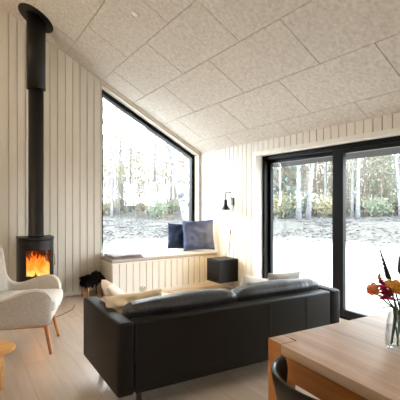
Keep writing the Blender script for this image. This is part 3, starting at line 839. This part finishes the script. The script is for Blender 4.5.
def flower(name, label, m, c, axis, r, seed, foot, mid):
    t = thing(name, label, 'flower', (0,0,0), 0)
    obj('bloom', bloom_bm(Vector(c), axis, r, seed), m, t, smooth=True)
    obj('stem', stem([foot, mid, Vector(c)-Vector(axis).normalized()*r*.3]), 'stem', t, smooth=True)
    return t
B = lambda x, y, z: VC+Vector((x, y, z))
view = Vector((-.45, -.85, .25))
flower('ranunculus', 'peach orange blossom at the left side of the bouquet', 'orange', (-2.21, -4.742, .998), (-.7, -.6, .35), .034, 2, B(.02, .012, .016), B(-.02, .01, .17))
flower('ranunculus', 'large golden yellow blossom at the right of the bouquet', 'yellow', (-2.135, -4.80, 1.008), view, .037, 3, B(-.025, -.01, .016), B(-.005, -.01, .17))
flower('ranunculus', 'small golden yellow blossom between the pink spike and the larger yellow one', 'yellow', (-2.163, -4.79, 1.022), (-.3, -.6, .8), .029, 4, B(-.015, .02, .016), B(-.012, -.003, .17))
# magenta snapdragon
t = thing('snapdragon', 'magenta flower spike at the left of the bouquet, tipped with a pale bud', 'flower')
bm = bm_new(); random.seed(9)
ax0, ax1 = Vector((-2.155, -4.775, .955)), Vector((-2.188, -4.757, 1.058))
for k in range(34):
    f = k/33; c = ax0.lerp(ax1, f*.86); a = k*2.4; rad = .034*(1-.55*f)
    d = Vector((math.cos(a), math.sin(a), .25+.3*random.random()))
    for s in (-.5, 0, .5): petal(bm, c, d+Vector((-d.y, d.x, 0))*s+Vector((0,0,random.uniform(-.3,.3))), rad*.38, rad*1.05, curl=.5*random.uniform(-1, 1), n=3)
obj('petals', bm, 'magenta', t, smooth=True)
bm = bm_new(); 
for q in range(3):
    c = ax1+Vector((.003*math.sin(q*2), .003*math.cos(q*2), -.006+q*.007)); bmesh.ops.create_icosphere(bm, subdivisions=2, radius=.0062-.0012*q, matrix=Matrix.Translation(c) @ Matrix.Scale(1.6, 4, (0,0,1)))
b_ = obj('bud', bm, 'bud', t, smooth=True); b_['label'] = 'pale yellow green bud tip'
obj('stem', stem([B(.03, -.02, .016), B(-.01, .012, .17), ax0, ax0.lerp(ax1, .9)]), 'stem', t, smooth=True)
bm = bm_new(); petal(bm, B(-.022, .016, .175), (-.6, .55, -.05), .008, .06, curl=-.3, n=6); obj('leaf', bm, 'stem', t, smooth=True)
# dark bud spikes
def spike(label, a, b, foot, mid, seed, r0=.0095):
    t = thing('flower_spike', label, 'flower'); a = Vector(a); b = Vector(b); random.seed(seed)
    obj('stem', stem([foot, mid, a, b], .0032), 'stem', t, smooth=True)
    bm = bm_new(); n = 22
    for k in range(n):
        f = k/(n-1); c = a.lerp(b, f); r = r0*(1-.72*f); an = k*2.1
        off = Vector((math.cos(an), math.sin(an), 0))*r*.7
        d = (b-a).normalized()
        mt = Matrix.Translation(c+off) @ (d+off.normalized()*.3).to_track_quat('Z', 'Y').to_matrix().to_4x4() @ Matrix.Diagonal((r*.75, r*.75, r*1.7, 1))
        bmesh.ops.create_icosphere(bm, subdivisions=2, radius=1, matrix=mt)
    obj('buds', bm, 'darkgreen', t, smooth=True)
spike('tall dark green bud spike standing above the pink flowers', (-2.140, -4.772, 1.045), (-2.168, -4.747, 1.17), B(.0, .03, .016), B(.0, .012, .17), 3, .009)
spike('short dark bud spike at the right edge of the bouquet', (-2.099, -4.803, 1.07), (-2.105, -4.797, 1.14), B(-.03, .015, .016), B(.012, 0, .17), 6, .0095)
tf = thing('foliage_sprig', 'green sprig with one leaf crossing the other stems in the glass vase', 'greenery')
obj('stem', stem([B(.035, .0, .016), B(-.008, .0, .12), B(-.02, .005, .2)], .0035), 'stem', tf, smooth=True)
bm = bm_new(); petal(bm, B(-.02, .005, .2), (.4, -.7, .5), .012, .055, curl=-.3, n=6); obj('leaf', bm, 'stem', tf, smooth=True)

# ------------------------------------------------------------------ ceiling lights
def downlight(x, y, label, on, group=None):
    rot = math.atan(SL) if x > RX else -math.atan(SL)
    t = thing('ceiling_light', label, 'ceiling light', (x, y, zc(x)), 0, group)
    t.rotation_euler = (0, rot, 0)
    bm = bm_new(); lathe(bm, [(.048, -.0005), (.048, -.008), (.036, -.010), (.034, -.0005)], 28, close=True); obj('ring', bm, 'white', t)
    bm = bm_new(); lathe(bm, [(.001, -.004), (.0335, -.004), (.0335, -.001), (.001, -.001)], 28); obj('diffuser', bm, 'dl_fill' if on else 'dl', t)
    if on:
        l = bpy.data.lights.new('downlight', 'AREA'); l.shape = 'DISK'; l.size = .09; l.energy = on; l.color = (1, .78, .54)  # fill lamp, made only for the added unseen fixtures
        lo = bpy.data.objects.new('downlight', l); COL.objects.link(lo); lo.parent = t; lo.location = (0, 0, -.012)
downlight(-2.097, -1.90, 'small round white ceiling light above the sofa', 0)
for (x, y, e) in ((-4.9, -1.0, 24), (-4.9, -3.0, 10), (-2.1, -5.6, 9), (-5.6, -5.2, 5), (-2.1, -7.4, 4)):  # unseen lit fixtures added to give the room warm fill
    downlight(x, y, 'small round ceiling light added out of view for fill', e, 'ceiling lights added for fill')

# ------------------------------------------------------------------ outdoors
CAM = Vector((-3.701, -5.682, 1.37)); TH_ = math.atan(242/373.7)
Fw = Vector((math.sin(TH_), math.cos(TH_), 0)); Rt = Vector((math.cos(TH_), -math.sin(TH_), 0))
def at(px, depth): return CAM+Fw*depth+Rt*((px-200)/373.7*depth)      # plan position seen in direction px at a distance
def gz(x, y):
    dx = max(x-.3, WX-.3-x, 0); dy = max(y-.3, YF-.3-y, 0); d = math.hypot(dx, dy)
    s = max(0, min(1, (d-(5.6 if dx > dy*.6 else 4.2))/4.5)); s = s*s*(3-2*s)
    big = noise.noise(Vector((x*.12, y*.12, 2)))
    z = -.15+s*(.62+.30*big)+max(0, d-14)*.012
    z += s*.09*noise.noise(Vector((x*.9, y*.9, 7)))+s*.05*noise.noise(Vector((x*2.7, y*2.7, 3)))
    return z
bm = bm_new()
def axis(lo, hi, c0, c1, fine, coarse):
    v = lo; out = []
    while v < hi:
        out.append(v); v += fine if c0 <= v <= c1 else coarse
    return out+[hi]
ax = axis(-45, 75, -8, 24, .45, 2.5); ay = axis(-45, 75, -8, 24, .45, 2.5)
vg = [[bm.verts.new((x, y, gz(x, y))) for y in ay] for x in ax]
for i in range(len(ax)-1):
    for j in range(len(ay)-1): bm.faces.new((vg[i][j], vg[i+1][j], vg[i+1][j+1], vg[i][j+1]))
g = obj('ground', bm, 'ground', smooth=True); g['kind'] = 'structure'

def leaf_quad(bm, c, s, rnd):
    n = Vector((rnd.gauss(0, 1), rnd.gauss(0, 1), rnd.gauss(0, 1))).normalized(); a = n.orthogonal().normalized(); b = n.cross(a)
    a *= s; b *= s*.6
    bm.faces.new([bm.verts.new(c+a), bm.verts.new(c+b), bm.verts.new(c-a), bm.verts.new(c-b)])

def make_tree(name, seed, h, r, lean, nbr, leaves, leafm, barkm, lsize=.10, crown0=.25, spread=.35, subs=4, top=.15):
    """trunk (with limbs) and foliage, rooted at the origin"""
    rnd = random.Random(seed)
    root = bpy.data.objects.new(name, None); COL.objects.link(root)
    bm = bm_new(); tp = []
    n = 9; wob = Vector((0, 0, 0))
    for i in range(n+1):
        f = i/n; wob += Vector((rnd.gauss(0, .006)*h, rnd.gauss(0, .006)*h, 0))*f
        tp.append(Vector((lean[0]*f*h, lean[1]*f*h, f*h-.1))+wob)
    tube(bm, tp, [r*(1-(1-top)*i/n)*(1.25 if i == 0 else 1) for i in range(n+1)], 9)
    tips = []
    for k in range(nbr):
        f = crown0+(1-crown0)*rnd.random()**.9*.98; i = min(n-1, int(f*n)); p = tp[i].lerp(tp[i+1], f*n-i)
        a = rnd.uniform(0, 2*PI); l = h*spread*(1.05-f)*rnd.uniform(.5, 1.1)+.3
        d = Vector((math.cos(a), math.sin(a), rnd.uniform(.1, .9))).normalized()
        p1 = p+d*l*.5+Vector((0, 0, .04*l)); p2 = p+d*l+Vector((rnd.gauss(0, .08)*l, rnd.gauss(0, .08)*l, rnd.uniform(-.1, .2)*l))
        rb = max(.007, r*.30*(1.1-f))
        tube(bm, [p, p1, p2], [rb, rb*.6, .004], 4, cap=False); tips += [p1, p2, p.lerp(p2, .75)]
        for s in range(subs):
            q = p.lerp(p2, rnd.uniform(.3, .95)); d2 = (d+Vector((rnd.gauss(0, .6), rnd.gauss(0, .6), rnd.gauss(0.1, .5)))).normalized(); l2 = l*rnd.uniform(.2, .45)
            tube(bm, [q, q+d2*l2*.5+Vector((0, 0, .03*l2)), q+d2*l2], [rb*.4, rb*.25, .003], 3, cap=False); tips.append(q+d2*l2)
    obj('trunk', bm, barkm, root, smooth=True)
    if leaves:
        bm = bm_new()
        for k in range(leaves):
            c = rnd.choice(tips)+Vector((rnd.gauss(0, .28), rnd.gauss(0, .28), rnd.gauss(0, .28)))
            leaf_quad(bm, c, lsize*rnd.uniform(.6, 1.3), rnd)
        obj('foliage', bm, leafm, root)
    return root
def make_spruce(name, seed, h, w):
    rnd = random.Random(seed); root = bpy.data.objects.new(name, None); COL.objects.link(root)
    bm = bm_new(); tube(bm, [(0, 0, -.1), (0, 0, h*.6), (0, 0, h)], [.14, .07, .01], 8); obj('trunk', bm, 'bark', root, smooth=True)
    bm = bm_new()
    for k in range(300):
        f = .05+.95*rnd.random(); a = rnd.uniform(0, 2*PI); l = w*(1-f)**.8*rnd.uniform(.6, 1)+.1
        d = Vector((math.cos(a), math.sin(a), -.18)); p = Vector((0, 0, f*h))
        for s in range(9):
            c = p+d*l*(s+1)/9+Vector((0, 0, -.05*l*(s/9)**2)); leaf_quad(bm, c+Vector((rnd.gauss(0, .06), rnd.gauss(0, .06), rnd.gauss(0, .06))), .16*rnd.uniform(.6, 1.2), rnd)
    obj('foliage', bm, 'needle', root); return root
def make_bush(name, seed, h, w, leafm, leaves=900, size=.09):
    rnd = random.Random(seed); root = bpy.data.objects.new(name, None); COL.objects.link(root)
    bm = bm_new(); tips = []
    for k in range(22):
        a = rnd.uniform(0, 2*PI); rr = w*rnd.random()**.5*.5; e = Vector((math.cos(a)*rr, math.sin(a)*rr, h*rnd.uniform(.55, 1)))
        m_ = e*.5+Vector((0, 0, .1*h)); tube(bm, [(0, 0, -.05), m_, e], [.02, .012, .004], 4, cap=False); tips += [m_, e, m_.lerp(e, .5)]
    obj('branches', bm, 'bark', root, smooth=True)
    bm = bm_new()
    for k in range(leaves): leaf_quad(bm, rnd.choice(tips)+Vector((rnd.gauss(0, .16*w), rnd.gauss(0, .16*w), rnd.gauss(0, .12*h))), size*rnd.uniform(.6, 1.3), rnd)
    obj('foliage', bm, leafm, root); return root

PROTO = {
 'birchA': lambda: make_tree('birch_tree', 1, 12, .15, (.02, .01), 26, 900, 'leafy', 'birch', .055, .22, .30),
 'birchB': lambda: make_tree('birch_tree', 2, 11, .13, (-.03, .02), 24, 800, 'leafy', 'birch', .055, .25, .30),
 'thin':   lambda: make_tree('thin_tree', 3, 10, .045, (.03, -.02), 60, 2200, 'leafy', 'bark', .06, .12, .26, 9),
 'thinb':  lambda: make_tree('thin_tree', 4, 9, .042, (-.03, .02), 70, 1500, 'leafb', 'bark', .06, .06, .28, 12),
 'thing':  lambda: make_tree('thin_tree', 5, 9, .05, (.01, .03), 56, 2400, 'leafg', 'bark', .065, .10, .3, 8),
 'spruce': lambda: make_spruce('spruce_tree', 6, 9, 1.9),
 'bushy':  lambda: make_bush('bush', 7, 1.6, 2.0, 'leafy', 1000),
 'bushg':  lambda: make_bush('bush', 8, 1.5, 1.9, 'leafg', 1000),
 'bushb':  lambda: make_bush('bush', 9, 1.3, 1.8, 'leafb', 700),
}
made = {}
def place(kind, px, depth, label, cat, rz=0, s=1.0, group=None, tilt=None):
    if kind not in made:
        r = made[kind] = PROTO[kind]()
    else:
        src = made[kind]; r = src.copy(); COL.objects.link(r)
        for ch in list(src.children):
            c = ch.copy(); COL.objects.link(c); c.parent = r
        for k in ('group',):
            if k in r: del r[k]
    p = at(px, depth)
    r.location = (p.x, p.y, gz(p.x, p.y)-.02); r.rotation_euler = (tilt[0] if tilt else 0, tilt[1] if tilt else 0, rz); r.scale = (s, s, s)
    return tag(r, label, cat, group)

place('birchA', 194, 11.5, 'pale birch with thick trunk close outside the big sloping window', 'tree', R(0), .95, tilt=(0, R(-15)))
place('birchA', 299, 16.5, 'left one of the twin birches seen through the left sliding door pane', 'tree', R(40), .72, tilt=(0, R(-4)))
place('birchB', 308, 16.8, 'right one of the twin birches seen through the left sliding door pane', 'tree', R(120), .82, tilt=(0, R(-3)))
place('birchB', 358, 17.5, 'slim birch just right of the middle door stile', 'tree', R(10), .75, tilt=(0, R(4)))
place('birchB', 352, 19.5, 'slim birch half hidden by the middle door stile', 'tree', R(70), .7)
place('birchA', 401, 18, 'birch at the right edge of the photo, behind the flowers', 'tree', R(300), .7, tilt=(0, R(-5)))
place('birchB', 325, 21, 'slim pale birch left of the middle door stile', 'tree', R(230), .8)
place('birchA', 112, 22, 'slim birch at the left edge of the big sloping window', 'tree', R(90), .6)
place('spruce', 283, 22, 'blue green spruce left of the twin birches', 'tree', 0, .9)
place('spruce', 384, 27, 'blue green spruce behind the right sliding door pane', 'tree', R(80), 1.1)
place('spruce', 122, 30, 'small blue green spruce in the left half of the big sloping window', 'tree', R(50), .45)
place('bushg', 378, 19, 'low green bush behind the right sliding door pane', 'bush', 0, .65)
place('bushy', 325, 20, 'low yellow bush right of the twin birches', 'bush', 0, .7)
place('bushy', 277, 21, 'low yellow bush left of the twin birches', 'bush', R(70), .8)
rnd = random.Random(42)
LAB = {'thin': ('slender yellow-leaved tree in the far woodland', 'yellow-leaved trees in the woodland'),
       'thinb': ('slender bare twiggy tree in the far woodland', 'bare twiggy trees in the woodland'),
       'thing': ('slender pale green tree in the far woodland', 'pale green trees in the woodland'),
       'birchB': ('distant white-stemmed birch in the far woodland', 'distant birches in the woodland'),
       'bushy': ('yellow undergrowth bush at the edge of the woodland', 'yellow bushes at the woodland edge'),
       'bushb': ('tan undergrowth bush at the edge of the woodland', 'tan bushes at the woodland edge'),
       'bushg': ('green undergrowth bush at the edge of the woodland', 'green bushes at the woodland edge')}
for (p0, p1, n_, d0) in ((60, 212, 62, 21), (244, 450, 96, 20)):
    for k in range(n_):
        kind = rnd.choice(['thin', 'thin', 'thinb', 'thinb', 'thinb', 'thing', 'birchB'] if p0 < 200 else ['thin', 'thinb', 'thinb', 'thinb', 'thing', 'birchB'])
        px = p0+(p1-p0)*(k+rnd.random())/n_; dp = d0+rnd.random()*34
        place(kind, px, dp, LAB[kind][0], 'tree', rnd.uniform(0, 6.28), rnd.uniform(.65, 1.05), LAB[kind][1])
    for k in range(n_//3):
        kind = rnd.choice(['bushy', 'bushb', 'bushb', 'bushb', 'bushg']); px = p0+(p1-p0)*(k+rnd.random())*3/n_; dp = d0+1+rnd.random()*16
        place(kind, px, dp, LAB[kind][0], 'bush', rnd.uniform(0, 6.28), rnd.uniform(.5, .95), LAB[kind][1])

for (p0, p1, n_, d0) in ((60, 212, 26, 22), (244, 450, 46, 20)):
    for k in range(n_):
        kind = rnd.choice(['thinb', 'thinb', 'thing', 'thin']); px = p0+(p1-p0)*(k+rnd.random())/n_; dp = d0+rnd.random()*14
        place(kind, px, dp, LAB[kind][0].replace('slender', 'young'), 'tree', rnd.uniform(0, 6.28), rnd.uniform(.28, .5), LAB[kind][1].replace('trees', 'saplings'))

# stones, twigs and dead leaves strewn over the bank (uncountable litter)
bm = bm_new(); rnd = random.Random(5); nst = 0
while nst < 5000:
    px = rnd.choice((rnd.uniform(84, 205), rnd.uniform(255, 425))); dp = rnd.uniform(11.0, 21) if rnd.random() < .45 else rnd.gauss(15.5, 1.3); p = at(px, dp); z = gz(p.x, p.y)
    if z < .02: 
        continue
    if noise.noise(Vector((p.x*.35, p.y*.35, 4))) < -.12: nst += 1; continue
    s = rnd.uniform(.018, .055)*(1 if rnd.random() < .95 else 2)
    bmesh.ops.create_icosphere(bm, subdivisions=1, radius=s, matrix=Matrix.Translation((p.x, p.y, z+s*.15)) @ Matrix.Rotation(rnd.uniform(0, 6), 4, 'Z') @ Matrix.Diagonal((1.3, .9, .6, 1)))
    nst += 1
o = obj('stones', bm, 'stone'); tag(o, 'grey stones and clods strewn over the bank beyond the gravel yard', 'stones', kind='stuff')

# ------------------------------------------------------------------ world, camera, view
w = bpy.data.worlds.new('overcast sky'); sc.world = w; w.use_nodes = True
bg = w.node_tree.nodes['Background']; bg.inputs['Color'].default_value = (.85, .94, 1.0, 1); bg.inputs['Strength'].default_value = 17.0

cd = bpy.data.cameras.new('camera'); co = bpy.data.objects.new('camera', cd); COL.objects.link(co)
co.location = CAM; co.rotation_euler = (PI/2, 0, -TH_); cd.sensor_width = 36; cd.sensor_fit = 'HORIZONTAL'; cd.lens = 373.7/400*36; cd.shift_y = 3/400; cd.clip_start = .05
sc.camera = co
vw = sc.view_settings; vw.view_transform = 'Standard'; vw.look = 'None'; vw.gamma = 1; vw.use_curve_mapping = False; vw.exposure = .3
cy = sc.cycles; cy.use_denoising = True; cy.max_bounces = 10; cy.diffuse_bounces = 6; cy.glossy_bounces = 4; cy.transparent_max_bounces = 16; cy.sample_clamp_indirect = 6
